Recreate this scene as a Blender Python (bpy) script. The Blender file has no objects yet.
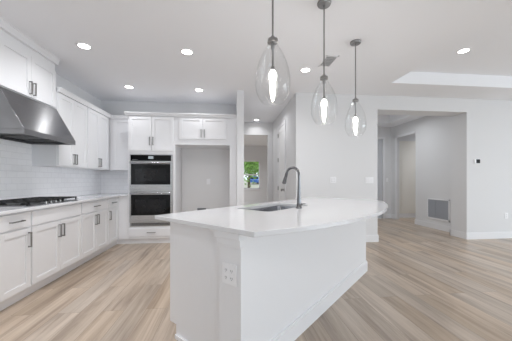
import bpy, bmesh, math, random
from mathutils import Vector, Matrix
random.seed(7)
SC = bpy.context.scene
COL = SC.collection
R = math.radians
PI = math.pi

# ------------------------------------------------------------------ camera
cd = bpy.data.cameras.new('camera'); cam = bpy.data.objects.new('camera', cd); COL.objects.link(cam)
cam.location = (0, 0, 1.191); cam.rotation_euler = (R(90), 0, R(-5.993))
cd.sensor_width = 36; cd.lens = 255.474 / 512 * 36; cd.shift_y = 9.19 / 512; cd.clip_start = 0.05; cd.clip_end = 300
SC.camera = cam

# ------------------------------------------------------------------ world, exposure
W = bpy.data.worlds.new('world'); SC.world = W; W.use_nodes = True
bg = W.node_tree.nodes['Background']; bg.inputs[0].default_value = (0.82, 0.92, 1.0, 1); bg.inputs[1].default_value = 2.2
SC.view_settings.view_transform = 'Standard'; SC.view_settings.look = 'None'
SC.view_settings.gamma = 1; SC.view_settings.use_curve_mapping = False
SC.view_settings.exposure = -0.07
SC.cycles.max_bounces = 12; SC.cycles.diffuse_bounces = 7; SC.cycles.transparent_max_bounces = 16
SC.cycles.caustics_reflective = False; SC.cycles.caustics_refractive = False

def area(name, loc, rot, sx, sy, power, col=(1, 1, 1)):
    l = bpy.data.lights.new(name, 'AREA'); l.shape = 'RECTANGLE'; l.size = sx; l.size_y = sy; l.energy = power; l.color = col
    o = bpy.data.objects.new(name, l); COL.objects.link(o); o.location = loc; o.rotation_euler = rot
    return o
# added area lamps standing in for daylight from unseen openings behind and at right
area('fill_back', (1.9, -3.40, 1.25), (R(52), 0, 0), 3.2, 2.3, 22, (0.82, 0.92, 1.0))
area('fill_kitchen', (-1.45, -3.40, 1.45), (R(62), 0, 0), 1.6, 1.4, 6, (0.82, 0.92, 1.0))
area('fill_living', (8.90, .1, 1.25), (R(56), 0, R(90)), 4.0, 2.3, 230, (0.82, 0.92, 1.0))
LAMP_W = 5.0

# ------------------------------------------------------------------ materials
def lin(c):
    return tuple((x / 12.92 if x <= .04045 else ((x + .055) / 1.055) ** 2.4) for x in [v / 255 for v in c])
class NT:
    def __init__(s, name):
        s.m = bpy.data.materials.new(name); s.m.use_nodes = True; s.t = s.m.node_tree
        s.b = s.t.nodes['Principled BSDF']; s.out = s.t.nodes['Material Output']
    def n(s, typ, **kw):
        x = s.t.nodes.new(typ)
        for k, v in kw.items(): setattr(x, k, v)
        return x
    def l(s, a, b): s.t.links.new(a, b)
def plain(name, rgb, rough=.5, metal=0., bump=0., bscale=60., var=0.0, spec=.5, coat=0):
    """painted or moulded surface: one colour with a faint procedural unevenness"""
    t = NT(name); c = lin(rgb)
    tc = t.n('ShaderNodeTexCoord'); no = t.n('ShaderNodeTexNoise'); no.inputs['Scale'].default_value = bscale
    no.inputs['Detail'].default_value = 3; t.l(tc.outputs['Object'], no.inputs['Vector'])
    mx = t.n('ShaderNodeMix', data_type='RGBA')
    mx.inputs[6].default_value = (*[max(0, x * (1 - var)) for x in c], 1); mx.inputs[7].default_value = (*[min(1, x * (1 + var)) for x in c], 1)
    t.l(no.outputs['Fac'], mx.inputs[0]); t.l(mx.outputs[2], t.b.inputs['Base Color'])
    t.b.inputs['Roughness'].default_value = rough; t.b.inputs['Metallic'].default_value = metal
    t.b.inputs['Specular IOR Level'].default_value = spec; t.b.inputs['Coat Weight'].default_value = coat
    if bump:
        bu = t.n('ShaderNodeBump'); bu.inputs['Strength'].default_value = bump; bu.inputs['Distance'].default_value = .002
        t.l(no.outputs['Fac'], bu.inputs['Height']); t.l(bu.outputs[0], t.b.inputs['Normal'])
    return t.m
def brushed(name, rgb, rough, axis=0, streak=0, aniso=0):
    t = NT(name); c = lin(rgb)
    tc = t.n('ShaderNodeTexCoord'); mp = t.n('ShaderNodeMapping'); sc = [220, 220, 220]; sc[axis] = 3; mp.inputs['Scale'].default_value = sc
    no = t.n('ShaderNodeTexNoise'); no.inputs['Scale'].default_value = 1.0
    t.l(tc.outputs['Object'], mp.inputs[0]); t.l(mp.outputs[0], no.inputs['Vector'])
    mr = t.n('ShaderNodeMapRange'); mr.inputs[3].default_value = rough - .06; mr.inputs[4].default_value = rough + .06
    t.l(no.outputs['Fac'], mr.inputs[0]); t.l(mr.outputs[0], t.b.inputs['Roughness'])
    if streak:
        mp2 = t.n('ShaderNodeMapping'); s2 = [900, 900, 900]; s2[axis] = 4; mp2.inputs['Scale'].default_value = s2; t.l(tc.outputs['Object'], mp2.inputs[0])
        n2 = t.n('ShaderNodeTexNoise'); n2.inputs['Scale'].default_value = 1.0; n2.inputs['Detail'].default_value = 0; t.l(mp2.outputs[0], n2.inputs['Vector'])
        bu = t.n('ShaderNodeBump'); bu.inputs['Strength'].default_value = streak; bu.inputs['Distance'].default_value = .001
        t.l(n2.outputs['Fac'], bu.inputs['Height']); t.l(bu.outputs[0], t.b.inputs['Normal'])
    if aniso:
        tg = t.n('ShaderNodeTangent', direction_type='RADIAL', axis='Y'); t.l(tg.outputs[0], t.b.inputs['Tangent']); t.b.inputs['Anisotropic'].default_value = aniso
    t.b.inputs['Base Color'].default_value = (*c, 1); t.b.inputs['Metallic'].default_value = 1
    return t.m
def emit(name, rgb, st):
    t = NT(name); t.b.inputs['Base Color'].default_value = (*lin(rgb), 1)
    t.b.inputs['Emission Color'].default_value = (*lin(rgb), 1); t.b.inputs['Emission Strength'].default_value = st
    return t.m
def thin_glass(name, tint=(1, 1, 1), ripple=0.0, f0=1.5):
    t = NT(name); t.t.nodes.remove(t.b)
    tr = t.n('ShaderNodeBsdfTransparent'); tr.inputs[0].default_value = (*tint, 1)
    gl = t.n('ShaderNodeBsdfGlossy'); gl.inputs['Roughness'].default_value = .03
    lw = t.n('ShaderNodeLayerWeight'); lw.inputs['Blend'].default_value = .5
    pw = t.n('ShaderNodeMath', operation='POWER'); pw.inputs[1].default_value = 4.0; t.l(lw.outputs['Facing'], pw.inputs[0])
    fr = t.n('ShaderNodeMapRange'); fr.inputs[3].default_value = .03; fr.inputs[4].default_value = .4; t.l(pw.outputs[0], fr.inputs[0])
    mx = t.n('ShaderNodeMixShader'); t.l(fr.outputs[0], mx.inputs[0]); t.l(tr.outputs[0], mx.inputs[1]); t.l(gl.outputs[0], mx.inputs[2])
    t.l(mx.outputs[0], t.out.inputs[0])
    if ripple:
        no = t.n('ShaderNodeTexNoise'); no.inputs['Scale'].default_value = 26
        tc = t.n('ShaderNodeTexCoord'); t.l(tc.outputs['Object'], no.inputs['Vector'])
        bu = t.n('ShaderNodeBump'); bu.inputs['Strength'].default_value = ripple; bu.inputs['Distance'].default_value = .01
        t.l(no.outputs['Fac'], bu.inputs['Height']); t.l(bu.outputs[0], gl.inputs['Normal']); t.l(bu.outputs[0], lw.inputs['Normal'])
    return t.m
def floor_mat():
    t = NT('wood_plank_floor')
    tc = t.n('ShaderNodeTexCoord'); sp = t.n('ShaderNodeSeparateXYZ'); cb = t.n('ShaderNodeCombineXYZ')
    t.l(tc.outputs['Object'], sp.inputs[0]); t.l(sp.outputs['Y'], cb.inputs['X']); t.l(sp.outputs['X'], cb.inputs['Y'])
    br = t.n('ShaderNodeTexBrick'); br.offset = .37; br.offset_frequency = 2
    br.inputs['Scale'].default_value = 1; br.inputs['Brick Width'].default_value = 1.5; br.inputs['Row Height'].default_value = .19
    br.inputs['Mortar Size'].default_value = .0016; br.inputs['Mortar Smooth'].default_value = .1; br.inputs['Bias'].default_value = 0
    br.inputs['Color1'].default_value = (0, 0, 0, 1); br.inputs['Color2'].default_value = (1, 1, 1, 1); br.inputs['Mortar'].default_value = (.3, .3, .3, 1)
    t.l(cb.outputs[0], br.inputs['Vector'])
    # per-plank shift of the grain
    sc = t.n('ShaderNodeVectorMath', operation='SCALE'); sc.inputs['Scale'].default_value = 31.7; t.l(br.outputs['Color'], sc.inputs[0])
    ad = t.n('ShaderNodeVectorMath', operation='ADD'); t.l(cb.outputs[0], ad.inputs[0]); t.l(sc.outputs[0], ad.inputs[1])
    mp = t.n('ShaderNodeMapping'); mp.inputs['Scale'].default_value = (.7, 11, 1); t.l(ad.outputs[0], mp.inputs[0])
    n1 = t.n('ShaderNodeTexNoise'); n1.inputs['Scale'].default_value = 1; n1.inputs['Detail'].default_value = 6; n1.inputs['Roughness'].default_value = .62
    n1.inputs['Distortion'].default_value = .5
    t.l(mp.outputs[0], n1.inputs['Vector'])
    mp2 = t.n('ShaderNodeMapping'); mp2.inputs['Scale'].default_value = (3, 110, 1); t.l(ad.outputs[0], mp2.inputs[0])
    n2 = t.n('ShaderNodeTexNoise'); n2.inputs['Scale'].default_value = 1; n2.inputs['Detail'].default_value = 3; t.l(mp2.outputs[0], n2.inputs['Vector'])
    rp = t.n('ShaderNodeValToRGB'); e = rp.color_ramp.elements
    e[0].position = .27; e[0].color = (*lin((137, 121, 107)), 1); e[1].position = .72; e[1].color = (*lin((206, 190, 173)), 1)
    k = e.new(.5); k.color = (*lin((184, 167, 150)), 1)
    t.l(n1.outputs['Fac'], rp.inputs[0])
    pv = t.n('ShaderNodeMix', data_type='RGBA', blend_type='MULTIPLY'); pv.inputs[0].default_value = 1
    pr = t.n('ShaderNodeMapRange'); pr.inputs[3].default_value = .78; pr.inputs[4].default_value = 1.06
    t.l(br.outputs['Color'], pr.inputs[0]); t.l(rp.outputs[0], pv.inputs[6]); t.l(pr.outputs[0], pv.inputs[7])
    gv = t.n('ShaderNodeMix', data_type='RGBA', blend_type='MULTIPLY'); gv.inputs[0].default_value = 1
    gr = t.n('ShaderNodeMapRange'); gr.inputs[3].default_value = .84; gr.inputs[4].default_value = 1.12
    t.l(n2.outputs['Fac'], gr.inputs[0]); t.l(pv.outputs[2], gv.inputs[6]); t.l(gr.outputs[0], gv.inputs[7])
    hs = t.n('ShaderNodeHueSaturation'); hr = t.n('ShaderNodeMapRange'); hr.inputs[3].default_value = .84; hr.inputs[4].default_value = 1.16
    wn_ = t.n('ShaderNodeTexWhiteNoise', noise_dimensions='3D'); t.l(br.outputs['Color'], wn_.inputs['Vector']); t.l(wn_.outputs['Value'], hr.inputs[0])
    t.l(hr.outputs[0], hs.inputs['Saturation']); t.l(gv.outputs[2], hs.inputs['Color'])
    mo = t.n('ShaderNodeMix', data_type='RGBA'); mo.inputs[7].default_value = (*lin((140, 124, 110)), 1)
    t.l(br.outputs['Fac'], mo.inputs[0]); t.l(hs.outputs[0], mo.inputs[6]); t.l(mo.outputs[2], t.b.inputs['Base Color'])
    t.b.inputs['Roughness'].default_value = .34
    bu = t.n('ShaderNodeBump'); bu.inputs['Strength'].default_value = .12; bu.inputs['Distance'].default_value = .002
    t.l(n2.outputs['Fac'], bu.inputs['Height']); t.l(bu.outputs[0], t.b.inputs['Normal'])
    return t.m
def tile_mat():
    t = NT('glossy_white_subway_tile')
    tc = t.n('ShaderNodeTexCoord'); sp = t.n('ShaderNodeSeparateXYZ'); cb = t.n('ShaderNodeCombineXYZ'); su = t.n('ShaderNodeMath', operation='ADD')
    t.l(tc.outputs['Object'], sp.inputs[0]); t.l(sp.outputs['X'], su.inputs[0]); t.l(sp.outputs['Y'], su.inputs[1])
    t.l(su.outputs[0], cb.inputs['X']); t.l(sp.outputs['Z'], cb.inputs['Y'])
    br = t.n('ShaderNodeTexBrick'); br.offset = .5
    br.inputs['Scale'].default_value = 1; br.inputs['Brick Width'].default_value = .152; br.inputs['Row Height'].default_value = .0762
    br.inputs['Mortar Size'].default_value = .0022; br.inputs['Mortar Smooth'].default_value = .3
    br.inputs['Color1'].default_value = (*lin((244, 244, 246)), 1); br.inputs['Color2'].default_value = (*lin((248, 248, 250)), 1); br.inputs['Mortar'].default_value = (*lin((232, 232, 235)), 1)
    t.l(cb.outputs[0], br.inputs['Vector']); t.l(br.outputs['Color'], t.b.inputs['Base Color'])
    no = t.n('ShaderNodeTexNoise'); no.inputs['Scale'].default_value = 17; t.l(tc.outputs['Object'], no.inputs['Vector'])
    b1 = t.n('ShaderNodeBump'); b1.inputs['Strength'].default_value = .35; b1.inputs['Distance'].default_value = .006; t.l(no.outputs['Fac'], b1.inputs['Height'])
    b2 = t.n('ShaderNodeBump', invert=True); b2.inputs['Strength'].default_value = .6; b2.inputs['Distance'].default_value = .002
    t.l(br.outputs['Fac'], b2.inputs['Height']); t.l(b1.outputs[0], b2.inputs['Normal']); t.l(b2.outputs[0], t.b.inputs['Normal'])
    t.b.inputs['Roughness'].default_value = .12
    return t.m
M = dict(
    wall=plain('painted_wall', (221, 221, 222), .75, bump=.05, bscale=180, var=.008),
    ceil=plain('painted_ceiling', (241, 242, 245), .9, bump=.08, bscale=140, var=.008),
    trim=plain('white_trim_paint', (230, 230, 232), .4, var=.005),
    cab=plain('white_cabinet_paint', (232, 232, 234), .35, var=.005),
    quartz=plain('white_quartz', (220, 220, 222), .09, bscale=9, var=.015),
    floor=floor_mat(), tile=tile_mat(),
    steel=brushed('brushed_steel', (146, 146, 148), .30, 1, 0, .92), steelx=brushed('brushed_steel_front', (190, 190, 190), .28, 0),
    nickel=plain('satin_nickel', (150, 149, 147), .32, 1.0, var=.02), chrome=plain('polished_steel', (175, 175, 178), .16, 1.0, var=.02),
    pend=plain('brushed_pendant_metal', (150, 149, 148), .35, 1.0, var=.02), faucet=plain('faucet_nickel', (120, 120, 122), .2, 1.0, var=.02),
    iron=plain('cast_iron', (22, 22, 23), .55, var=.1, bump=.2), black=plain('black_glass', (6, 6, 7), .06, var=.02, spec=.3),
    blackm=plain('black_enamel', (20, 20, 21), .3, var=.05), grey=plain('grey_plastic', (120, 122, 126), .5, var=.02),
    louver=plain('grey_louver_paint', (166, 168, 174), .5, var=.02), doorgrey=plain('pale_grey_door_paint', (200, 202, 206), .5, var=.01), duct=plain('dark_duct', (34, 34, 36), .8, var=.05),
    plate=plain('white_plastic_plate', (238, 238, 240), .3, var=.004), slot=plain('dark_slot', (105, 105, 108), .6, var=.02),
    door=plain('white_door_paint', (236, 236, 236), .4, var=.005), creamdoor=plain('cream_paint', (232, 229, 222), .6, var=.005),
    lamp=emit('lamp_diffuser', (255, 252, 246), 14.0), bulb=emit('bulb_glow', (255, 250, 242), 9.0), led=emit('display_glow', (150, 160, 165), .35),
    glass=thin_glass('clear_blown_glass', (.985, .987, .987), .9, 1.5), pane=thin_glass('window_glass', (.97, .98, .98), 0, 1.3),
    leaf=plain('leaf_green', (120, 158, 70), .6, bscale=3, var=.45), bark=plain('bark', (88, 72, 58), .9, var=.2),
    drive=plain('pale_concrete', (158, 152, 134), .9, bscale=2, var=.06), carblue=plain('blue_car_paint', (52, 96, 168), .25, var=.02, coat=.5),
    screen=plain('dark_matte_screen', (30, 31, 33), .6, spec=.2), tyre=plain('tyre_rubber', (26, 26, 27), .8, var=.05), oven_in=plain('oven_window_glass', (24, 24, 26), .08, var=.3, bscale=6, spec=.35),
)

# ------------------------------------------------------------------ mesh helpers
class MB:
    def __init__(s): s.b = bmesh.new()
    def box(s, x0, x1, y0, y1, z0, z1):
        v = [s.b.verts.new(p) for p in ((x0, y0, z0), (x1, y0, z0), (x1, y1, z0), (x0, y1, z0), (x0, y0, z1), (x1, y0, z1), (x1, y1, z1), (x0, y1, z1))]
        for f in ((3, 2, 1, 0), (4, 5, 6, 7), (0, 1, 5, 4), (1, 2, 6, 5), (2, 3, 7, 6), (3, 0, 4, 7)): s.b.faces.new([v[i] for i in f])
        return s
    def prism(s, pts, axis, a0, a1):
        """polygon pts (2-D) extruded along axis: 'x' pts=(y,z), 'y' pts=(x,z), 'z' pts=(x,y)"""
        def P(p, a): return {'x': (a, p[0], p[1]), 'y': (p[0], a, p[1]), 'z': (p[0], p[1], a)}[axis]
        A = [s.b.verts.new(P(p, a0)) for p in pts]; B = [s.b.verts.new(P(p, a1)) for p in pts]; n = len(pts)
        s.b.faces.new(A[::-1]); s.b.faces.new(B)
        for i in range(n): s.b.faces.new((A[i], A[(i + 1) % n], B[(i + 1) % n], B[i]))
        return s
    def quad(s, *p): s.b.faces.new([s.b.verts.new(q) for q in p]); return s
    def lathe(s, prof, seg=32, c=(0, 0), close=False):
        rings = []
        for r, z in prof:
            if r < 1e-6: rings.append([s.b.verts.new((c[0], c[1], z))])
            else: rings.append([s.b.verts.new((c[0] + r * math.cos(2 * PI * i / seg), c[1] + r * math.sin(2 * PI * i / seg), z)) for i in range(seg)])
        for a, b in zip(rings, rings[1:]):
            for i in range(seg):
                j = (i + 1) % seg
                if len(a) == 1 and len(b) == 1: continue
                if len(a) == 1: s.b.faces.new((a[0], b[j], b[i]))
                elif len(b) == 1: s.b.faces.new((a[i], a[j], b[0]))
                else: s.b.faces.new((a[i], a[j], b[j], b[i]))
        return s
    def tube(s, pts, r, seg=12):
        pts = [Vector(p) for p in pts]; rr = r if isinstance(r, (list, tuple)) else [r] * len(pts); rings = []
        up = Vector((0, 0, 1))
        t0 = (pts[1] - pts[0]).normalized(); nrm = t0.cross(up)
        if nrm.length < 1e-3: nrm = Vector((1, 0, 0))
        nrm.normalize()
        for i, p in enumerate(pts):
            t = (pts[min(i + 1, len(pts) - 1)] - pts[max(i - 1, 0)]).normalized()
            nrm = (nrm - t * nrm.dot(t)).normalized(); bi = t.cross(nrm)
            rings.append([s.b.verts.new(p + (nrm * math.cos(2 * PI * k / seg) + bi * math.sin(2 * PI * k / seg)) * rr[i]) for k in range(seg)])
        for a, b in zip(rings, rings[1:]):
            for k in range(seg): s.b.faces.new((a[k], a[(k + 1) % seg], b[(k + 1) % seg], b[k]))
        s.b.faces.new(rings[0][::-1]); s.b.faces.new(rings[-1]); return s
    def move(s, v=(0, 0, 0), rz=0):
        bmesh.ops.transform(s.b, matrix=Matrix.Translation(v) @ Matrix.Rotation(rz, 4, 'Z'), verts=s.b.verts); return s
    def build(s, name, m, parent=None, bevel=0, smooth=False):
        bmesh.ops.recalc_face_normals(s.b, faces=s.b.faces)
        if smooth:
            for f in s.b.faces: f.smooth = True
        me = bpy.data.meshes.new(name); s.b.to_mesh(me); s.b.free(); me.materials.append(m)
        o = bpy.data.objects.new(name, me); COL.objects.link(o)
        if parent: o.parent = parent
        if bevel:
            bv = o.modifiers.new('bevel', 'BEVEL'); bv.width = bevel; bv.segments = 2; bv.limit_method = 'ANGLE'; bv.angle_limit = R(40)
        if smooth: 
            try: me.set_sharp_from_angle(angle=R(45))
            except Exception: pass
        return o
def tag(o, label=None, cat=None, group=None, kind=None):
    if label: o['label'] = label
    if cat: o['category'] = cat
    if group: o['group'] = group
    if kind: o['kind'] = kind
    return o
def thing(name, label, cat, loc=(0, 0, 0), rz=0, group=None):
    o = bpy.data.objects.new(name, None); COL.objects.link(o); o.empty_display_size = .1
    o.location = loc; o.rotation_euler = (0, 0, rz)
    return tag(o, label, cat, group)
def struct(name, mb, m, bevel=0, label=None):
    o = mb.build(name, m, None, bevel); return tag(o, label, None, None, 'structure')
def kids(o): return [c for c in COL.objects if c.parent == o]
def dup(o, loc=None, label=None, rz=None, parent=None):
    c = o.copy(); COL.objects.link(c)
    if parent: c.parent = parent
    for ch in kids(o): dup(ch, parent=c)
    if loc is not None: c.location = loc
    if rz is not None: c.rotation_euler = (0, 0, rz)
    if label: c['label'] = label
    return c

# ------------------------------------------------------------------ the setting
XW = -2.60; YB = 5.51; ZC = 2.8055; YR = 4.634; YR2 = 4.995
struct('floor', MB().box(-4, 9.1, -3.6, 12.2, -.05, 0), M['floor'])
def ceiling():
    m = MB(); xs = [-4, 2.69, 3.30, 4.54, 8.0, 9.1]; ys = [-3.6, -1.6, 4.0, 5.35, 6.85, 12.2]
    def hole(x0, x1, y0, y1):
        a = x0 >= 2.689 and x1 <= 8.001 and y0 >= -1.601 and y1 <= 4.001
        b = x0 >= 3.299 and x1 <= 4.541 and y0 >= 5.349 and y1 <= 6.851
        return a or b
    for i in range(5):
        for j in range(5):
            if not hole(xs[i], xs[i + 1], ys[j], ys[j + 1]):
                m.quad((xs[i], ys[j], ZC), (xs[i], ys[j + 1], ZC), (xs[i + 1], ys[j + 1], ZC), (xs[i + 1], ys[j], ZC))
    for x0, x1, y0, y1, zt in ((2.69, 8.0, -1.6, 4.0, 3.01), (3.30, 4.54, 5.35, 6.85, 3.03)):
        m.quad((x0, y0, zt), (x0, y1, zt), (x1, y1, zt), (x1, y0, zt))
        m.quad((x0, y0, ZC), (x1, y0, ZC), (x1, y0, zt), (x0, y0, zt)); m.quad((x0, y1, ZC), (x1, y1, ZC), (x1, y1, zt), (x0, y1, zt))
        m.quad((x0, y0, ZC), (x0, y1, ZC), (x0, y1, zt), (x0, y0, zt)); m.quad((x1, y0, ZC), (x1, y1, ZC), (x1, y1, zt), (x1, y0, zt))
    bmesh.ops.remove_doubles(m.b, verts=m.b.verts, dist=1e-4)
    bmesh.ops.recalc_face_normals(m.b, faces=m.b.faces)
    struct('ceiling', m, M['ceil'])
    # roof deck above the ceiling so that no daylight leaks in
    struct('roof', MB().box(-4.1, 9.2, -3.7, 12.3, 3.10, 3.2), M['ceil'])
ceiling()
struct('wall_left', MB().box(XW - .12, XW, -3.5, YB + .12, 0, ZC), M['wall'])
struct('wall_kitchen', MB().box(XW, .141, YB, YB + .12, 0, ZC), M['wall'])
struct('wall_divider', MB().box(.141, .267, YR - .004, 7.15, 0, ZC), M['wall'])
struct('wall_center', MB().box(1.232, 2.832, YR, 7.15, 0, ZC), M['wall'])
m = MB().box(4.717, 9.0, YR, YR2, 0, ZC); m.box(2.832, 4.717, YR, YR2, 2.54, ZC)
struct('wall_right', m, M['wall'])
struct('wall_vent', MB().box(4.97, 9.0, YR2, 6.367, 0, ZC), M['wall'])
m = MB().box(4.97, 5.09, 6.367, 7.20, 2.50, ZC); m.box(4.97, 5.09, 7.20, 7.50, 0, ZC)
struct('wall_passage', m, M['wall'])
m = MB().box(4.70, 4.97, 7.40, 7.52, 0, ZC); m.box(2.832, 3.80, 7.40, 7.52, 0, ZC); m.box(3.80, 4.70, 7.40, 7.52, 2.50, ZC); m.box(5.09, 9.0, 7.50, 7.62, 0, ZC)
struct('wall_lobby', m, M['wall'])
m = MB().box(.02, .35, 7.15, 7.27, 0, ZC); m.box(.35, 1.09, 7.15, 7.27, 2.45, ZC); m.box(1.09, 2.832, 7.15, 7.27, 0, ZC)
struct('wall_hall', m, M['wall'])
# far room with a window
WX0, WX1, WZ0, WZ1, YF = .50, 1.46, .75, 2.10, 12.06
m = MB().box(-1.6, WX0, YF, YF + .14, 0, ZC); m.box(WX1, 2.75, YF, YF + .14, 0, ZC); m.box(WX0, WX1, YF, YF + .14, 0, WZ0); m.box(WX0, WX1, YF, YF + .14, WZ1, ZC)
struct('wall_far', m, M['wall'])
struct('wall_far_left', MB().box(-1.72, -1.6, 7.15, YF + .14, 0, ZC), M['wall'])
struct('wall_far_right', MB().box(2.75, 2.87, 7.27, YF + .14, 0, ZC), M['wall'])
struct('wall_far_front', MB().box(-1.6, .02, 7.15, 7.27, 0, ZC), M['wall'])
# unseen walls behind and at right; unglazed openings assumed and sized for the light
m = MB().box(XW, -2.25, -3.62, -3.5, 0, ZC); m.box(-2.25, -.65, -3.62, -3.5, 0, .75); m.box(-2.25, -.65, -3.62, -3.5, 2.15, ZC); m.box(-.65, .3, -3.62, -3.5, 0, ZC)
m.box(.3, 3.5, -3.62, -3.5, 2.4, ZC); m.box(3.5, 9.0, -3.62, -3.5, 0, ZC)
struct('wall_rear', m, M['wall'])
m = MB().box(9.0, 9.12, -3.62, -1.9, 0, ZC); m.box(9.0, 9.12, -1.9, 2.1, 2.4, ZC); m.box(9.0, 9.12, 2.1, 7.62, 0, ZC)
struct('wall_living', m, M['wall'])

# baseboards
BH = .135; BT = .015
def bboard(name, segs):
    m = MB()
    for x0, x1, y0, y1 in segs:
        m.box(x0, x1, y0, y1, 0, BH - .02)
        cx, cy = (.004 if abs(x1 - x0) < .03 else 0), (.004 if abs(y1 - y0) < .03 else 0)
        m.box(x0 + cx * .0, x1 - cx * .0, y0, y1, BH - .02, BH - .012)
        m.box(x0 + cx, x1 - cx, y0 + cy, y1 - cy, BH - .012, BH)
    struct(name, m, M['trim'])
bboard('baseboard_center', [(1.217, 2.847, YR - BT, YR), (2.832, 2.847, YR, YR2), (1.217, 1.232, YR, 5.45)])
bboard('baseboard_right', [(4.702, 9.0, YR - BT, YR), (4.702, 4.717, YR, YR2 + BT), (4.702, 4.97, YR2, YR2 + BT)])
bboard('baseboard_vent', [(4.955, 4.97, YR2 + BT, 6.367), (4.955, 9.0, 6.367, 6.382)])
bboard('baseboard_lobby', [(4.77, 4.955, 7.385, 7.40), (4.955, 4.97, 7.19, 7.40), (5.09, 9.0, 7.485, 7.50)])
bboard('baseboard_divider', [(.141, .282, YR - .019, YR - .004), (.267, .282, YR, 7.15)])
bboard('baseboard_far', [(-1.6, 2.75, YF - BT, YF), (.282, .35, 7.135, 7.15), (1.09, 1.217, 7.135, 7.15)])

# window in the far room (sash, rail, sill, panes)
wn = bpy.data.objects.new('window_1', None); COL.objects.link(wn); wn.location = (0, YF, WZ0); wn['kind'] = 'structure'
h = WZ1 - WZ0; fw = .05
m = MB().box(WX0, WX0 + fw, .03, .09, 0, h); m.box(WX1 - fw, WX1, .03, .09, 0, h); m.box(WX0, WX1, .03, .09, h - fw, h); m.box(WX0, WX1, .03, .09, 0, fw); m.box(WX0, WX1, .025, .095, h * .5 - .03, h * .5 + .03)
m.build('window_frame', M['trim'], wn)
MB().box(WX0 - .04, WX1 + .04, -.04, .03, -.03, 0).build('window_sill', M['trim'], wn)
MB().box(WX0 + fw, WX1 - fw, .055, .06, h * .5 + .03, h - fw).build('window_pane', M['pane'], wn)
MB().box(WX0 + fw, WX1 - fw, .055, .06, fw, h * .5 - .03).build('window_pane', M['pane'], wn)

# hall door on the right-hand hall wall, hinged at its far side
dr = bpy.data.objects.new('door_1', None); COL.objects.link(dr); dr.location = (1.232, 5.92, 0); dr['kind'] = 'structure'
def casing(m, w, hh, cw=.075, ct=.018, y0=-1):  # in local x (width), y depth: front at y=-ct
    m.box(-w / 2 - cw, -w / 2, -ct, 0, 0, hh + cw); m.box(w / 2, w / 2 + cw, -ct, 0, 0, hh + cw); m.box(-w / 2, w / 2, -ct, 0, hh, hh + cw); return m
def panel_door(m, w, hh, th=.01):
    s = .11; m.box(-w / 2, w / 2, -th * .3, 0, 0.01, hh)
    for a, b, c, d in ((-w / 2, -w / 2 + s, .01, hh), (w / 2 - s, w / 2, .01, hh), (-w / 2 + s, w / 2 - s, .01, .22), (-w / 2 + s, w / 2 - s, hh - .13, hh), (-w / 2 + s, w / 2 - s, 1.0, 1.14)):
        m.box(a, b, -th, -th * .3, c, d)
    return m
dr.rotation_euler = (0, 0, R(-90))
casing(MB(), .74, 2.44).build('door_casing', M['trim'], dr, .003)
panel_door(MB(), .73, 2.435).build('door_panel', M['door'], dr, .003)
for z in (.28, .98, 1.68, 2.28):
    MB().box(-.375, -.350, -.026, -.008, z - .05, z + .05).build('hinge', M['nickel'], dr)
k = MB(); k.tube([(.30, -.01, .96), (.30, -.018, .96)], .032, 20); k.tube([(.30, -.018, .96), (.30, -.045, .96)], .012); k.tube([(.30, -.045, .96), (.30, -.055, .96), (.30, -.075, .96), (.30, -.085, .96)], [.018, .028, .028, .016], 20)
k.build('door_knob', M['nickel'], dr, smooth=True)
# grey lobby door at the end of the passage
dl = bpy.data.objects.new('door_2', None); COL.objects.link(dl); dl.location = (4.25, 7.40, 0); dl['kind'] = 'structure'
casing(MB(), .90, 2.44, .06).build('door_casing', M['trim'], dl, .003)
panel_door(MB(), .89, 2.435, .012).move((0, .05, 0)).build('door_panel', M['doorgrey'], dl, .003)
# casing of the cased opening beside the return grille
m = MB().box(4.952, 4.97, 7.12, 7.20, 0, 2.50); m.box(4.952, 4.97, 6.38, 7.20, 2.44, 2.50)
struct('trim_1', m, M['trim'])
m = MB().box(5.20, 6.10, 7.478, 7.499, .135, 2.4)
struct('trim_2', m, M['creamdoor'])

# backsplash
m = MB().box(XW, XW + .010, 1.6, YB, .915, 1.372); m.box(XW, XW + .010, 2.80, 3.665, 1.372, 2.13); m.box(XW, XW + .010, 1.6, 2.80, 1.372, 1.66)
struct('wall_backsplash', m, M['tile'])
struct('wall_backsplash_corner', MB().box(XW + .010, -1.853, YB - .010, YB, .915, 1.372), M['tile'])

# ------------------------------------------------------------------ cabinets
def shaker(m, x0, x1, z0, z1, y=0, th=.02, st=.058):
    m.box(x0, x0 + st, y - th, y, z0, z1); m.box(x1 - st, x1, y - th, y, z0, z1)
    m.box(x0 + st, x1 - st, y - th, y, z0, z0 + st); m.box(x0 + st, x1 - st, y - th, y, z1 - st, z1)
    m.box(x0 + st, x1 - st, y - th + .009, y - .004, z0 + st, z1 - st); return m
def pull(parent, x, z, vert=True, L=.15, y=-.02):
    m = MB(); o = .032
    if vert:
        m.box(x - .006, x + .006, y - o, y - o + .010, z - L / 2, z + L / 2)
        for q in (-1, 1): m.box(x - .006, x + .006, y - o + .010, y, z + q * (L / 2 - .006) - .006, z + q * (L / 2 - .006) + .006)
    else:
        m.box(x - L / 2, x + L / 2, y - o, y - o + .010, z - .006, z + .006)
        for q in (-1, 1): m.box(x + q * (L / 2 - .006) - .006, x + q * (L / 2 - .006) + .006, y - o + .010, y, z - .006, z + .006)
    return m.build('handle', M['nickel'], parent)
def door(parent, x0, x1, z0, z1, hx=None, hz=None):
    d = shaker(MB(), x0, x1, z0, z1).build('door', M['cab'], parent, .0015)
    if hx is not None: pull(d, hx, hz)
    return d
def drawer(parent, x0, x1, z0, z1, handle=True):
    d = MB().box(x0, x1, -.02, 0, z0, z1).build('drawer', M['cab'], parent, .002)
    if handle: pull(d, (x0 + x1) / 2, (z0 + z1) / 2, False)
    return d
G = .010
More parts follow.
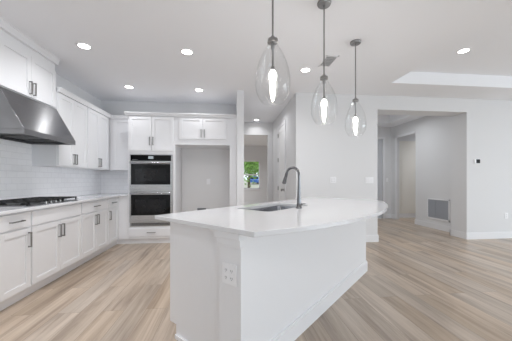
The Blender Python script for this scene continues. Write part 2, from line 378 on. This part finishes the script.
def base_cab(label, loc, rz, w, doors, dr=True, false=False, hside=1, depth=.585, group='white base cabinets along the left wall'):
    t = thing('base_cabinet', label, 'cabinet', loc, rz, group)
    MB().box(0, w, 0, depth, .10, .885).build('cabinet_body', M['cab'], t)
    MB().box(0, w, .05, .065, 0, .10).build('toe_kick', M['cab'], t)
    if dr or false:
        if false: MB().box(G, w - G, -.02, 0, .725, .868).build('false_front', M['cab'], t, .002)
        else: drawer(t, G, w - G, .725, .868)
    zt = .708
    if doors == 2:
        c = w / 2; door(t, G, c - .002, .118, zt, c - .032, zt - .115); door(t, c + .002, w - G, .118, zt, c + .032, zt - .115)
    else: door(t, G, w - G, .118, zt, (w - G - .03) if hside > 0 else (G + .03), zt - .115)
    return t
XF = -2.01
base_cab('white base cabinet nearest the camera, cut off by the left edge of the picture', (XF, 1.92, 0), R(90), .50, 1)
base_cab('narrow white base cabinet with one door and drawer, just left of the cooktop', (XF, 2.43, 0), R(90), .38, 1)
base_cab('wide white base cabinet with blank top panel directly under the cooktop', (XF, 2.812, 0), R(90), .885, 2, dr=False, false=True)
base_cab('white two-door base cabinet with one drawer, just right of the cooktop', (XF, 3.70, 0), R(90), .76, 2)
base_cab('narrow white base cabinet with one door, in the far corner by the ovens', (XF, 4.463, 0), R(90), .40, 1, hside=-1)
t = thing('corner_cabinet', 'plain white corner base unit joining the left run to the oven tower', 'cabinet', (-1.93, 4.92, 0))
m = MB().box(-.66, .075, 0, .575, .10, .885); m.box(-.66, -.08, -.052, 0, .10, .885); m.build('cabinet_body', M['cab'], t)
m = MB().box(-.145, .075, .05, .065, 0, .10); m.box(-.145, -.13, -.055, .05, 0, .10); m.build('toe_kick', M['cab'], t)
# L-shaped counter
m = MB().prism([(XW + .001, 1.90), (-1.955, 1.90), (-1.955, 4.872), (-1.855, 4.872), (-1.855, YB - .011), (XW + .001, YB - .011)], 'z', .885, .915)
tag(m.build('countertop', M['quartz'], None, .004), 'white quartz L-shaped countertop along the tiled left wall', 'countertop')

def crown(m, x0, x1, z0, z1, y=-.02, l=0, r=0, pr=.036):
    pts = [(y, z0), (y - .012, z0), (y - .014, z0 + (z1 - z0) * .25), (y - pr * .8, z1 - .014), (y - pr, z1 - .012), (y - pr, z1), (y + .04, z1), (y + .04, z0)]
    m.prism(pts, 'x', x0 - l, x1 + r); return m
def wall_cab(label, loc, rz, w, z0, z1, doors, depth=.305, zd1=None, dtop=None, name='wall_cabinet', crown_h=.058, cl=0, cr=0, hz=None, dx=None, dz0=None, group='white wall cabinets', gap=True):
    t = thing(name, label, 'cabinet', (loc[0], loc[1], z0), rz, group); H = z1 - z0
    MB().box(0, w, 0, depth, 0, H).build('cabinet_body', M['cab'], t)
    if doors:
        a, b = dx or (G, w - G); d0 = .012 if dz0 is None else dz0 - z0; d1 = (dtop or z1 - crown_h - .012) - z0
        if doors == 2:
            c = (a + b) / 2; hzz = d0 + .105
            door(t, a, c - .002, d0, d1, c - .03, hzz); door(t, c + .002, b, d0, d1, c + .03, hzz)
        else: door(t, a, b, d0, d1, (b - .03), d0 + .105)
    crown(MB(), 0, w, H - crown_h, H + .004, l=cl, r=cr).build('crown_molding', M['cab'], t)
    return t
XU = -2.29
wall_cab('white two-door cabinet above the range hood, reaching up to the ceiling', (XU - .02, 2.80, 0), R(90), .865, 2.135, ZC - .004, 2, depth=.288, dtop=2.63, crown_h=.075, cr=.02)
wall_cab('white two-door wall cabinet immediately right of the range hood', (XU, 3.667, 0), R(90), .716, 1.372, 2.426, 2)
wall_cab('white two-door wall cabinet in the far left corner of the kitchen', (XU, 4.385, 0), R(90), .80, 1.372, 2.426, 2, dx=(G, .72))
t = wall_cab('narrow white wall cabinet between the corner and the oven tower', (XU + .002, 5.20, 0), 0, .433, 1.372, 2.426, 1, dx=(.06, .42))

# oven tower
TX0, TX1, TY = -1.853, -1.005, 4.90
t = thing('oven_tower', 'tall white cabinet tower that holds the double oven', 'cabinet', (TX0, TY + .02, 0))
w = TX1 - TX0; OZ0, OZ1 = .33, 1.655; ox0, ox1 = .037, .797
m = MB().box(0, .036, 0, .58, .10, 2.426); m.box(w - .049, w, 0, .58, .10, 2.426); m.box(.03, w - .049, 0, .58, .10, OZ0 - .004); m.box(.03, w - .049, 0, .58, OZ1 + .004, 2.426); m.box(.03, w - .049, .56, .58, OZ0, OZ1)
m.build('cabinet_body', M['cab'], t)
MB().box(0, w, .05, .065, 0, .10).build('toe_kick', M['cab'], t)
drawer(t, .03, w - .03, .145, .290)
c = w / 2; door(t, .03, c - .002, 1.725, 2.365, c - .03, 1.725 + .18); door(t, c + .002, w - .03, 1.725, 2.365, c + .03, 1.725 + .18)
crown(MB(), 0, w, 2.372, 2.430, l=.045).build('crown_molding', M['cab'], t)
# double oven
t = thing('double_wall_oven', 'stainless steel double wall oven with black glass doors in the tall white tower', 'oven', (TX0 + ox0 + .002, TY + .018, OZ0 + .001))
ow = ox1 - ox0 - .004; zz = lambda z: z - OZ0
MB().box(0, ow, 0, .54, 0, OZ1 - OZ0 - .002).build('oven_body', M['steelx'], t)
cp = MB().box(0.0, ow, -.022, 0, zz(1.530), zz(1.652)).build('control_panel', M['steelx'], t, .003)
cp2 = MB().box(.018, ow - .018, -.0245, -.021, zz(1.538), zz(1.645)).build('panel_glass', M['black'], cp)
MB().box(.33, .42, -.0255, -.0244, zz(1.575), zz(1.625)).build('display', M['led'], cp)
m = MB()
for i in range(6): m.box(.05 + i * .016, .058 + i * .016, -.0252, -.0244, zz(1.558), zz(1.562))
m.build('panel_marks', M['plate'], cp)
def oven_door(z0, z1, wz0, wz1, hz):
    d = MB().box(0, ow, -.035, -.002, zz(z0), zz(z1)).build('oven_door', M['steelx'], t, .004)
    MB().box(.028, ow - .028, -.038, -.034, zz(wz0), zz(wz1)).build('oven_glass', M['black'], d)
    MB().box(.10, ow - .10, -.0388, -.0379, zz(wz0) + .06, zz(wz1) - .09).build('oven_window', M['oven_in'], d)
    m = MB().tube([(.02, -.075, zz(hz)), (ow - .02, -.075, zz(hz))], .013, 14)
    for x in (.045, ow - .045): m.tube([(x, -.034, zz(hz)), (x, -.075, zz(hz))], .009, 10)
    m.build('oven_handle', M['chrome'], d, smooth=True)
oven_door(.975, 1.526, 1.100, 1.480, 1.497)
oven_door(.405, .968, .535, .915, .938)
m = MB().box(0, ow, -.012, 0, .004, zz(.400)); m.build('vent_trim', M['steelx'], t)
m = MB()
for i in range(3): m.box(.03, ow - .03, -.016, -.011, .016 + i * .017, .026 + i * .017)
m.build('vent_slots', M['blackm'], t)

# fridge bay: cabinet over the empty niche and the side panel
t = wall_cab('white two-door cabinet over the empty refrigerator niche', (TX1, TY + .02, 0), 0, 1.016, 1.85, 2.426, 2, depth=.585, dx=(.075, .945), dz0=1.957, dtop=2.365)
t = thing('side_panel', 'tall white end panel right of the empty refrigerator niche', 'panel', (.011, TY + .02, 0))
MB().box(0, .129, 0, .588, 0, 2.426).build('panel_body', M['cab'], t)
MB().box(0, .129, -.02, 0, 0, 2.368).build('panel_front', M['cab'], t)
crown(MB(), 0, .128, 2.368, 2.430).build('crown_molding', M['cab'], t)
t = thing('outlet', 'small white outlet plate on the wall inside the refrigerator niche', 'outlet', (-.44, YB, 1.15))
MB().box(-.037, .037, -.006, 0, -.058, .058).build('plate', M['plate'], t, .002)
m = MB()
for z in (-.022, .022): m.box(-.016, .016, -.008, -.005, z - .014, z + .014)
m.build('sockets', M['plate'], t)
t = thing('water_valve_box', 'small grey water valve box low in the refrigerator niche', 'valve box', (-.58, YB, .515))
m = MB().box(-.09, .09, -.012, 0, .055, .075); m.box(-.09, .09, -.012, 0, -.075, -.055); m.box(-.09, -.072, -.012, 0, -.055, .055); m.box(.072, .09, -.012, 0, -.055, .055)
m.build('box_frame', M['grey'], t); MB().box(-.072, .072, -.004, 0, -.055, .055).build('box_back', M['slot'], t)
MB().tube([(0, -.004, -.02), (0, -.03, -.02)], .012).build('valve', M['nickel'], t)

# ------------------------------------------------------------------ range hood
t = thing('range_hood', 'stainless steel slanted range hood over the cooktop', 'range hood', (XW + .012, 2.80, 1.655))
m = MB(); HW = .862; fx = .538  # local x out from the wall, y along it
tb = .30; zt = .474; lz = .052
# canopy shell: sloped front, closed ends, open underside
def P(x, y, z): return (x, y, z)
sec = [(0, lz), (fx, lz), (tb, zt), (0, zt)]
m.prism(sec, 'y', 0, HW)
m.build('canopy', M['steel'], t, .003)
m = MB()
m.box(fx - .025, fx, 0, HW, 0, lz); m.box(0, .02, 0, HW, 0, lz); m.box(.02, fx - .025, 0, .02, 0, lz); m.box(.02, fx - .025, HW - .02, HW, 0, lz)
m.build('lip', M['steel'], t, .002)
m = MB()
for k in range(3):
    y0 = .03 + k * .27; m2 = MB()
    for i in range(14): m2.box(.06, fx - .06, y0 + .012 + i * .018, y0 + .024 + i * .018, .022, .034)
    m2.box(.05, .06, y0, y0 + .262, .018, .036); m2.box(fx - .06, fx - .05, y0, y0 + .262, .018, .036); m2.box(.05, fx - .05, y0, y0 + .01, .018, .036); m2.box(.05, fx - .05, y0 + .252, y0 + .262, .018, .036)
    m2.build('baffle_filter', M['blackm'], t)
m.b.free()
MB().box(.02, fx - .025, .02, HW - .02, .042, .051).build('under_plate', M['blackm'], t)
for i in range(4): MB().tube([(fx - .012, .36 + i * .045, .0), (fx - .012, .36 + i * .045, -.004)], .008).build('button', M['blackm'], t)

# ------------------------------------------------------------------ gas cooktop
CX, CY = -2.28, 3.255
t = thing('gas_cooktop', 'black and steel gas cooktop set into the white counter under the hood', 'cooktop', (CX, CY, .915))
MB().box(-.255, .255, -.435, .435, 0, .010).build('cooktop_tray', M['steel'], t, .004)
for (x, y, r) in ((-.12, -.29, .04), (.12, -.29, .035), (0, 0, .055), (-.12, .29, .035), (.12, .29, .04)):
    b = MB().lathe([(0, .010), (r * 1.25, .010), (r * 1.2, .018), (r, .020), (r, .026), (r * .85, .030), (0, .031)], 20, (x, y)).build('burner', M['blackm'], t, smooth=True)
for k in (-1, 0, 1):
    g = MB(); y0 = k * .285 - .138; y1 = k * .285 + .138; x0, x1 = -.235, .235; z0, z1 = .036, .051; b = .013
    g.box(x0, x1, y0, y0 + b, z0, z1); g.box(x0, x1, y1 - b, y1, z0, z1); g.box(x0, x0 + b, y0, y1, z0, z1); g.box(x1 - b, x1, y0, y1, z0, z1)
    g.box(x0, x1, k * .285 - b / 2, k * .285 + b / 2, z0, z1)
    for x in (-.12, 0, .12): g.box(x - b / 2, x + b / 2, y0, y1, z0, z1)
    for x in (x0, x1 - b):
        for y in (y0, y1 - b): g.box(x, x + b, y, y + b, .010, z0)
    g.build('grate', M['iron'], t, .002)
for i in range(5):
    y = -.16 + i * .08
    MB().lathe([(.017, .010), (.017, .016), (.014, .018), (.013, .034), (0, .035)], 16, (.243 - .005, y)).build('knob', M['nickel'], t, smooth=True)

# ------------------------------------------------------------------ island (local x = along the bar side, local y = towards the kitchen)
IX, IY = .1317, 1.3463; RA = R(45)
def uv(u, v, z=0): return (IX + .70710678 * (u - v), IY + .70710678 * (u + v), z)
t = thing('kitchen_island', 'white island base with outlet pilaster and baseboard under the curved counter', 'kitchen island', uv(0, 0), RA)
U0, U1, V0, V1 = .062, 2.45, .124, .903
KW = .306
m = MB(); q0, q1 = U0 + .018, U1
m.box(q0, .70, KW, V1, .10, .884); m.box(1.54, q1, KW, V1, .10, .884); m.box(.70, 1.54, KW, V1, .10, .64); m.box(.70, 1.54, KW, .395, .64, .884); m.box(.70, 1.54, V1 - .004, V1, .64, .884)
m.box(q0, q1, KW, V1 - .08, 0, .10)
m.build('cabinet_body', M['cab'], t)
MB().box(U0 + .012, U0 + .018, KW, V1, .10, .884).build('end_panel', M['cab'], t)
MB().box(U0 + .013, U0 + .018, KW, V1 - .08, 0, .10).build('end_toe', M['cab'], t)
MB().box(U0, U1 + .0, V0, KW - .001, 0, .884).build('bar_wall', M['trim'], t)
pi = MB().box(U0 - .030, U0, V0, KW, 0, .884).build('pilaster', M['trim'], t)
m = MB()
for (o, z0, z1) in ((.008, .792, .806), (.013, .806, .845), (.022, .845, .884)):
    m.box(U0 - .030 - o, U0 - .003, V0 - .004, KW + o, z0, z1)
m.build('capital', M['trim'], pi, .003)
m = MB().box(U0 - .030, U1 + BT, V0 - BT, V0, 0, BH - .014); m.box(U0 - .030, U1 + .01, V0 - .010, V0, BH - .014, BH)
m.box(U1, U1 + BT, V0, V1 - .1, 0, BH - .014); m.box(U1, U1 + .01, V0, V1 - .1, BH - .014, BH)
m.build('baseboard', M['trim'], t)
m = MB().box(U0 - .002, U0 + .013, KW, V1 - .08, 0, .03); m.build('shoe_molding', M['trim'], t, .002)
for i, (a, b) in enumerate(((.10, .70), (.71, 1.13), (1.14, 1.56), (1.57, 2.0), (2.01, 2.43))):
    d = shaker(MB(), -b, -a, .118, .868, 0).move((0, V1, 0), R(180)).build('door', M['cab'], t, .0015)

# island countertop with sink cut-out and bowed bar edge
def edge_pts():
    L, sag = 2.66, .303; rad = (L * L / 4 + sag * sag) / (2 * sag); cx, cy = L / 2, rad - sag
    a0 = math.atan2(0 - cy, 0 - cx); a1 = math.atan2(0 - cy, L - cx); out = []
    n = 40
    for i in range(n + 1):
        a = a0 + (a1 - a0) * i / n; out.append((cx + rad * math.cos(a), cy + rad * math.sin(a)))
    # round the far corner
    out = out[:-2]; p = out[-1]; q = (L + .02, .16)
    for k in range(1, 7):
        s_ = k / 7; c_ = (L + .015, .01)
        out.append(((1 - s_) ** 2 * p[0] + 2 * s_ * (1 - s_) * c_[0] + s_ * s_ * q[0], (1 - s_) ** 2 * p[1] + 2 * s_ * (1 - s_) * c_[1] + s_ * s_ * q[1]))
    out += [(L + .02, .16), (L + .02, 1.0), (0.0, 1.0)]
    return out
SU0, SU1, SV0, SV1 = .74, 1.50, .44, .85
def rrect(u0, u1, v0, v1, r, n=5):
    o = []
    for cx, cy, a0 in ((u1 - r, v1 - r, 0), (u0 + r, v1 - r, 90), (u0 + r, v0 + r, 180), (u1 - r, v0 + r, 270)):
        for i in range(n + 1):
            a = R(a0 + 90 * i / n); o.append((cx + r * math.cos(a), cy + r * math.sin(a)))
    return o
b = bmesh.new(); ed = []
for loop in (edge_pts(), rrect(SU0, SU1, SV0, SV1, .04)):
    vs = [b.verts.new((p[0], p[1], 0)) for p in loop]
    for i in range(len(vs)): ed.append(b.edges.new((vs[i], vs[(i + 1) % len(vs)])))
bmesh.ops.triangle_fill(b, edges=ed, use_beauty=True)
# triangle_fill may also close the hole: remove faces whose centre is inside it
for f in list(b.faces):
    c = f.calc_center_median()
    if SU0 + .005 < c.x < SU1 - .005 and SV0 + .005 < c.y < SV1 - .005 and all((SU0 - .001 <= v.co.x <= SU1 + .001 and SV0 - .001 <= v.co.y <= SV1 + .001) for v in f.verts): b.faces.remove(f)
g = bmesh.ops.extrude_face_region(b, geom=list(b.faces))
bmesh.ops.translate(b, vec=(0, 0, .03), verts=[e for e in g['geom'] if isinstance(e, bmesh.types.BMVert)])
mm = MB(); mm.b.free(); mm.b = b
o = mm.build('island_countertop', M['quartz'], None, .003)
o.location = uv(0, 0, .8845); o.rotation_euler = (0, 0, RA)
tag(o, 'large white quartz island countertop with a bowed bar edge', 'countertop')

# undermount sink
t = thing('kitchen_sink', 'stainless steel undermount sink set in the island counter', 'sink', uv(0, 0, .884), RA)
m = MB(); dz = -.20
lo = rrect(SU0 - .004, SU1 + .004, SV0 - .004, SV1 + .004, .045); bo = rrect(SU0 + .02, SU1 - .02, SV0 + .02, SV1 - .02, .05)
A = [m.b.verts.new((p[0], p[1], 0)) for p in lo]; B = [m.b.verts.new((p[0], p[1], dz)) for p in bo]
for i in range(len(A)): m.b.faces.new((A[i], A[(i + 1) % len(A)], B[(i + 1) % len(A)], B[i]))
m.b.faces.new(B); m.build('basin', M['chrome'], t)
m = MB(); fl = rrect(SU0 - .02, SU1 + .02, SV0 - .02, SV1 + .02, .05)
C = [m.b.verts.new((p[0], p[1], 0)) for p in fl]; D = [m.b.verts.new((p[0], p[1], 0)) for p in lo]
for i in range(len(C)): m.b.faces.new((C[i], C[(i + 1) % len(C)], D[(i + 1) % len(C)], D[i]))
m.build('flange', M['chrome'], t)
MB().box(1.11, 1.13, SV0 + .005, SV1 - .005, dz, -.03).build('divider', M['chrome'], t, .006)
MB().lathe([(.042, dz + .002), (.038, dz + .004), (.02, dz + .001), (0, dz + .001)], 20, (.92, .66)).build('drain', M['slot'], t)
MB().lathe([(.042, dz + .002), (.038, dz + .004), (.02, dz + .001), (0, dz + .001)], 20, (1.32, .66)).build('drain', M['slot'], t)

# faucet
t = thing('faucet', 'brushed nickel gooseneck faucet behind the island sink', 'faucet', uv(1.135, .372, .9148), R(135))
# local x = towards the sink (+v)
m = MB().lathe([(0, 0), (.030, 0), (.030, .008), (.024, .014), (.021, .06), (.019, .10), (.0, .10)], 24); m.build('base', M['faucet'], t, smooth=True)
pts = [(0, 0, .09), (0, 0, .16), (0, 0, .22), (0, 0, .30)]
for i in range(1, 15):
    a = PI - PI * .93 * i / 14; pts.append((.070 + .070 * math.cos(a), 0, .325 + .070 * math.sin(a)))
m = MB().tube(pts, [.018, .0155, .0135] + [.012] * (len(pts) - 3), 14); m.build('spout', M['faucet'], t, smooth=True)
e = Vector(pts[-1]); d = (Vector(pts[-1]) - Vector(pts[-2])).normalized()
m = MB().tube([e - d * .005, e + d * .01, e + d * .05, e + d * .09, e + d * .11], [.013, .015, .016, .020, .019], 16); m.build('spray_head', M['faucet'], t, smooth=True)
# lever towards the camera's right
m = MB().tube([(0, -.015, .035), (0, -.045, .035)], .013, 14); m.tube([(0, -.04, .035), (-.0, -.075, .036), (0, -.125, .034)], [.007, .006, .005], 10); m.build('lever', M['faucet'], t, smooth=True)

# double outlet on the pilaster
def outlet(label, loc, rz, gangs=1, kind='outlet', hgt=.116, group=None):
    t = thing('outlet' if kind == 'outlet' else 'light_switch', label, 'outlet' if kind == 'outlet' else 'light switch', loc, rz, group)
    w = .071 + .046 * (gangs - 1)
    MB().box(-w / 2, w / 2, -.006, 0, -hgt / 2, hgt / 2).build('plate', M['plate'], t, .002)
    for gi in range(gangs):
        x = (gi - (gangs - 1) / 2) * .046
        if kind == 'outlet':
            for z in (-.022, .022):
                r_ = MB().box(x - .017, x + .017, -.009, -.005, z - .015, z + .015).build('socket', M['plate'], t, .003)
                m = MB()
                for q in (-.006, .006): m.box(x + q - .0014, x + q + .0014, -.0096, -.0088, z - .004, z + .006)
                m.box(x - .002, x + .002, -.0096, -.0088, z - .011, z - .007); m.build('slots', M['slot'], r_)
        else:
            MB().box(x - .016, x + .016, -.010, -.005, -.032, .032).build('rocker', M['plate'], t, .002)
    return t
outlet('white double outlet plate on the end pilaster of the island', uv(U0 - .0315, .212, .635), R(-45), 2, hgt=.125)
outlet('white double outlet plate on the wall behind the island counter', (1.945, YR, 1.185), 0, 2)
outlet('white switch plate on the wall just left of the wide opening', (2.665, YR, 1.18), 0, 3, 'switch')
outlet('small white outlet low on the far right wall', (5.60, YR, .46), 0, 1)
outlet('white switch plate in the lobby, left of the cased opening', (4.83, 7.40, 1.18), 0, 1, 'switch')
t = thing('thermostat', 'small white thermostat with a dark screen on the right wall', 'thermostat', (4.945, YR, 1.56))
MB().box(-.07, .05, -.022, 0, -.045, .045).build('case', M['plate'], t, .004); MB().box(-.040, .044, -.0235, -.021, -.038, .038).build('screen', M['screen'], t)

# return air grille on the vent wall
t = thing('return_air_grille', 'large grey louvered return air grille low on the hall wall', 'vent', (4.97, 5.62, .485), R(-90))
gw, gh = .66, .50
m = MB().box(-gw / 2, gw / 2, -.014, 0, gh / 2 - .03, gh / 2); m.box(-gw / 2, gw / 2, -.014, 0, -gh / 2, -gh / 2 + .03); m.box(-gw / 2, -gw / 2 + .03, -.014, 0, -gh / 2, gh / 2); m.box(gw / 2 - .03, gw / 2, -.014, 0, -gh / 2, gh / 2)
m.build('grille_frame', M['plate'], t)
MB().box(-gw / 2 + .03, gw / 2 - .03, -.002, -.0005, -gh / 2 + .03, gh / 2 - .03).build('grille_back', M['louver'], t)
m = MB()
for i in range(22):
    z = -gh / 2 + .035 + i * .0198; m.prism([(-.011, z), (-.003, z + .014), (-.001, z + .014), (-.009, z)], 'x', -gw / 2 + .03, gw / 2 - .03)
m.build('louvers', M['louver'], t)
MB().box(-.075, -.067, -.0125, -.003, -gh / 2 + .03, gh / 2 - .03).build('mullion', M['louver'], t)

# ceiling register
t = thing('ceiling_register', 'white air register with dark slots in the ceiling by the middle pendant', 'vent', (1.34, 3.355, ZC))
a, b = .085, .16
m = MB().box(-a, a, -b, -b + .018, -.008, 0); m.box(-a, a, b - .018, b, -.008, 0); m.box(-a, -a + .018, -b, b, -.008, 0); m.box(a - .018, a, -b, b, -.008, 0)
m.build('register_frame', M['plate'], t)
MB().box(-a + .018, a - .018, -b + .018, b - .018, -.002, -.0005).build('register_back', M['duct'], t)
m = MB()
for i in range(7):
    y = -b + .030 + i * .0425; m.prism([(y, -.009), (y + .006, -.009), (y + .008, -.004), (y + .002, -.004)], 'x', -a + .018, a - .018)
for x in (-.045, -.015, .015, .045): m.box(x - .003, x + .003, -b + .018, b - .018, -.0085, -.004)
m.build('register_vanes', M['plate'], t)

# ------------------------------------------------------------------ recessed downlights
def downlight(label, x, y, z=ZC, proto=None):
    if proto: return dup(proto, (x, y, z), label)
    t = thing('recessed_downlight', label, 'ceiling light', (x, y, z), 0, 'recessed downlights')
    m = MB().lathe([(.062, -.003), (.066, -.006), (.082, -.005), (.084, -.001), (.084, 0)], 32); m.build('trim_ring', M['plate'], t, smooth=True)
    MB().lathe([(.063, -.003), (.03, -.0035), (0, -.004)], 32).build('diffuser', M['lamp'], t)
    l = bpy.data.lights.new('ceiling_area_lamp', 'AREA'); l.shape = 'DISK'; l.size = .12; l.energy = LAMP_W; l.color = (.97, .98, 1); l.spread = R(140)
    o = bpy.data.objects.new('ceiling_area_lamp', l); COL.objects.link(o); o.parent = t; o.location = (0, 0, -.012)
    return t
p0 = downlight('round white downlight near the range hood, nearest on the kitchen ceiling', -1.743, 3.285)
for lb, x, y, z in (
    ('round white downlight in front of the ovens, right of the hood one', -.53, 3.30, ZC),
    ('round white downlight at the far left corner near the wall cabinets', -1.735, 4.656, ZC),
    ('round white downlight above the empty refrigerator niche', -.54, 4.68, ZC),
    ('round white downlight between the first and second glass pendants', 1.117, 3.663, ZC),
    ('round white downlight at the far end of the hall ceiling', .735, 6.86, ZC),
    ('round white downlight in the raised tray ceiling at right', 3.29, 3.28, 3.01)):
    o = downlight(lb, x, y, z, p0)
    if y > 4:   # the lamps close to the far cabinets and in the hall are dimmed
        l = [c for c in kids(o) if c.type == 'LIGHT'][0]; l.data = l.data.copy(); l.data.energy = 2.0 if y > 5 else 3.2
# added fill lamps without fixtures, brightening kitchen, living side, hall and far room
def fill_lamp(x, y, z, e, col=(.97, .98, 1)):
    l = bpy.data.lights.new('ceiling_area_lamp', 'AREA'); l.shape = 'DISK'; l.size = .14; l.energy = e; l.color = col; l.spread = R(150)
    o = bpy.data.objects.new('ceiling_area_lamp', l); COL.objects.link(o); o.location = (x, y, z - .02); return o
for x, y, e in ((-1.15, 2.5, 20), (-1.9, 1.5, 6), (.6, -.8, 4), (2.0, .3, 4)): fill_lamp(x, y, ZC, e)
for x, y, e in ((5.4, 3.28, 1), (7.2, 3.28, 1), (3.3, .4, 3), (5.4, .4, 2), (7.2, .4, 2)): fill_lamp(x, y, 3.01, e)
fill_lamp(3.9, 6.1, 3.03, 15, (.93, .97, 1)); fill_lamp(6.6, 6.9, ZC, 13, (.95, .97, 1)); fill_lamp(.75, 5.6, ZC, 5); fill_lamp(-.6, 9.6, ZC, 70, (.9, .95, 1))

# ------------------------------------------------------------------ glass pendants
def pendant(label, x, y, proto=None):
    if proto: return dup(proto, (x, y, ZC), label)
    t = thing('glass_pendant', label, 'pendant lamp', (x, y, ZC), 0, 'glass pendant lamps over the island')
    z = lambda q: q - ZC
    MB().lathe([(0, 0), (.062, 0), (.062, -.012), (.056, -.022), (.02, -.026), (.0, -.026)], 28).build('canopy', M['pend'], t, smooth=True)
    MB().tube([(0, 0, -.02), (0, 0, z(2.14))], .0065, 10).build('rod', M['pend'], t, smooth=True)
    m = MB().lathe([(0, z(2.150)), (.012, z(2.150)), (.016, z(2.140)), (.034, z(2.130)), (.036, z(2.108)), (.030, z(2.104)), (0, z(2.104))], 24); m.build('cap', M['pend'], t, smooth=True)
    MB().lathe([(0, z(2.105)), (.012, z(2.105)), (.013, z(2.07)), (.007, z(2.06)), (.007, z(1.955)), (.013, z(1.945)), (.013, z(1.925)), (0, z(1.924))], 18).build('socket', M['pend'], t, smooth=True)
    prof = [(.030, 2.112), (.033, 2.100), (.044, 2.075), (.060, 2.050), (.079, 2.012), (.096, 1.972), (.109, 1.925), (.117, 1.875), (.120, 1.830), (.118, 1.800), (.110, 1.770), (.097, 1.742), (.082, 1.718), (.074, 1.708)]
    g = MB().lathe([(r, z(q)) for r, q in prof], 40).build('glass_shade', M['glass'], t, smooth=True)
    so = g.modifiers.new('solid', 'SOLIDIFY'); so.thickness = .003; so.offset = -1
    MB().lathe([(0, z(1.926)), (.012, z(1.924)), (.023, z(1.908)), (.028, z(1.888)), (.026, z(1.868)), (.019, z(1.852)), (.0175, z(1.840)), (.0185, z(1.81)), (.017, z(1.775)), (.013, z(1.745)), (.008, z(1.722)), (0, z(1.716))], 20).build('bulb', M['bulb'], t, smooth=True)
    l = bpy.data.lights.new('pendant_lamp', 'POINT'); l.energy = 5; l.shadow_soft_size = .03; l.color = (1, .97, .93)
    o = bpy.data.objects.new('pendant_lamp', l); COL.objects.link(o); o.parent = t; o.location = (0, 0, z(1.69))
    return t
pp = pendant('clear glass teardrop pendant nearest the camera, leftmost of three', .29, 1.69)
pendant('clear glass teardrop pendant in the middle of three', .862, 2.256, pp)
pendant('clear glass teardrop pendant farthest from the camera, rightmost of three', 1.473, 2.857, pp)

# ------------------------------------------------------------------ outdoors behind the far window
m = MB(); m.prism([(12.25, -.35), (62, .66), (95, 1.2), (95, 1.0), (12.25, -.5)], 'x', -25, 35)
struct('ground', m, M['drive'])
def tree(label, x, y, zg, h, r, n, seed, name='tree'):
    rnd = random.Random(seed); t = thing(name, label, 'tree', (x, y, zg))
    MB().tube([(0, 0, -.2), (.05, 0, h * .35), (0, .05, h * .7)], [r * .10, r * .07, r * .03], 8).build('trunk', M['bark'], t, smooth=True)
    b = bmesh.new()
    for i in range(n):
        c = Vector((rnd.gauss(0, r * .45), rnd.gauss(0, r * .45), h * .62 + rnd.gauss(0, h * .17)))
        a = Vector((rnd.uniform(-1, 1), rnd.uniform(-1, 1), rnd.uniform(-1, 1))).normalized(); s_ = rnd.uniform(.06, .13) * r
        q = a.orthogonal().normalized(); w_ = a.cross(q)
        vs = [b.verts.new(c + q * s_), b.verts.new(c + w_ * s_ * .6), b.verts.new(c - q * s_), b.verts.new(c - w_ * s_ * .6)]; b.faces.new(vs)
    mm = MB(); mm.b.free(); mm.b = b; mm.build('foliage', M['leaf'], t)
tree('leafy green tree outside the far window', 2.3, 30, .0, 5.0, 1.7, 1500, 3)
tree('broad green tree behind the blue car outside the window', 7.5, 74, .86, 9.5, 4.6, 1500, 5)
tree('dense low green bush left of the blue car outside the window', 1.2, 50, .41, 2.6, 1.0, 900, 8, 'bush')
t = thing('car', 'blue car parked on pale ground outside the far window', 'car', (4.55, 48, .37))
m = MB().prism([(-2.1, .3), (2.1, .3), (2.15, .8), (1.2, .92), (.7, 1.42), (-1.2, 1.45), (-1.9, .95), (-2.15, .85)], 'x', -.92, .92); m.build('car_body', M['carblue'], t, .06)
MB().box(-.7, .7, -1.86, -1.50, 1.0, 1.34).build('rear_window', M['black'], t)
for x in (-.85, .85):
    for y in (-1.35, 1.35): MB().tube([(x - .11, y, .32), (x + .11, y, .32)], .32, 18).build('wheel', M['tyre'], t, smooth=True)
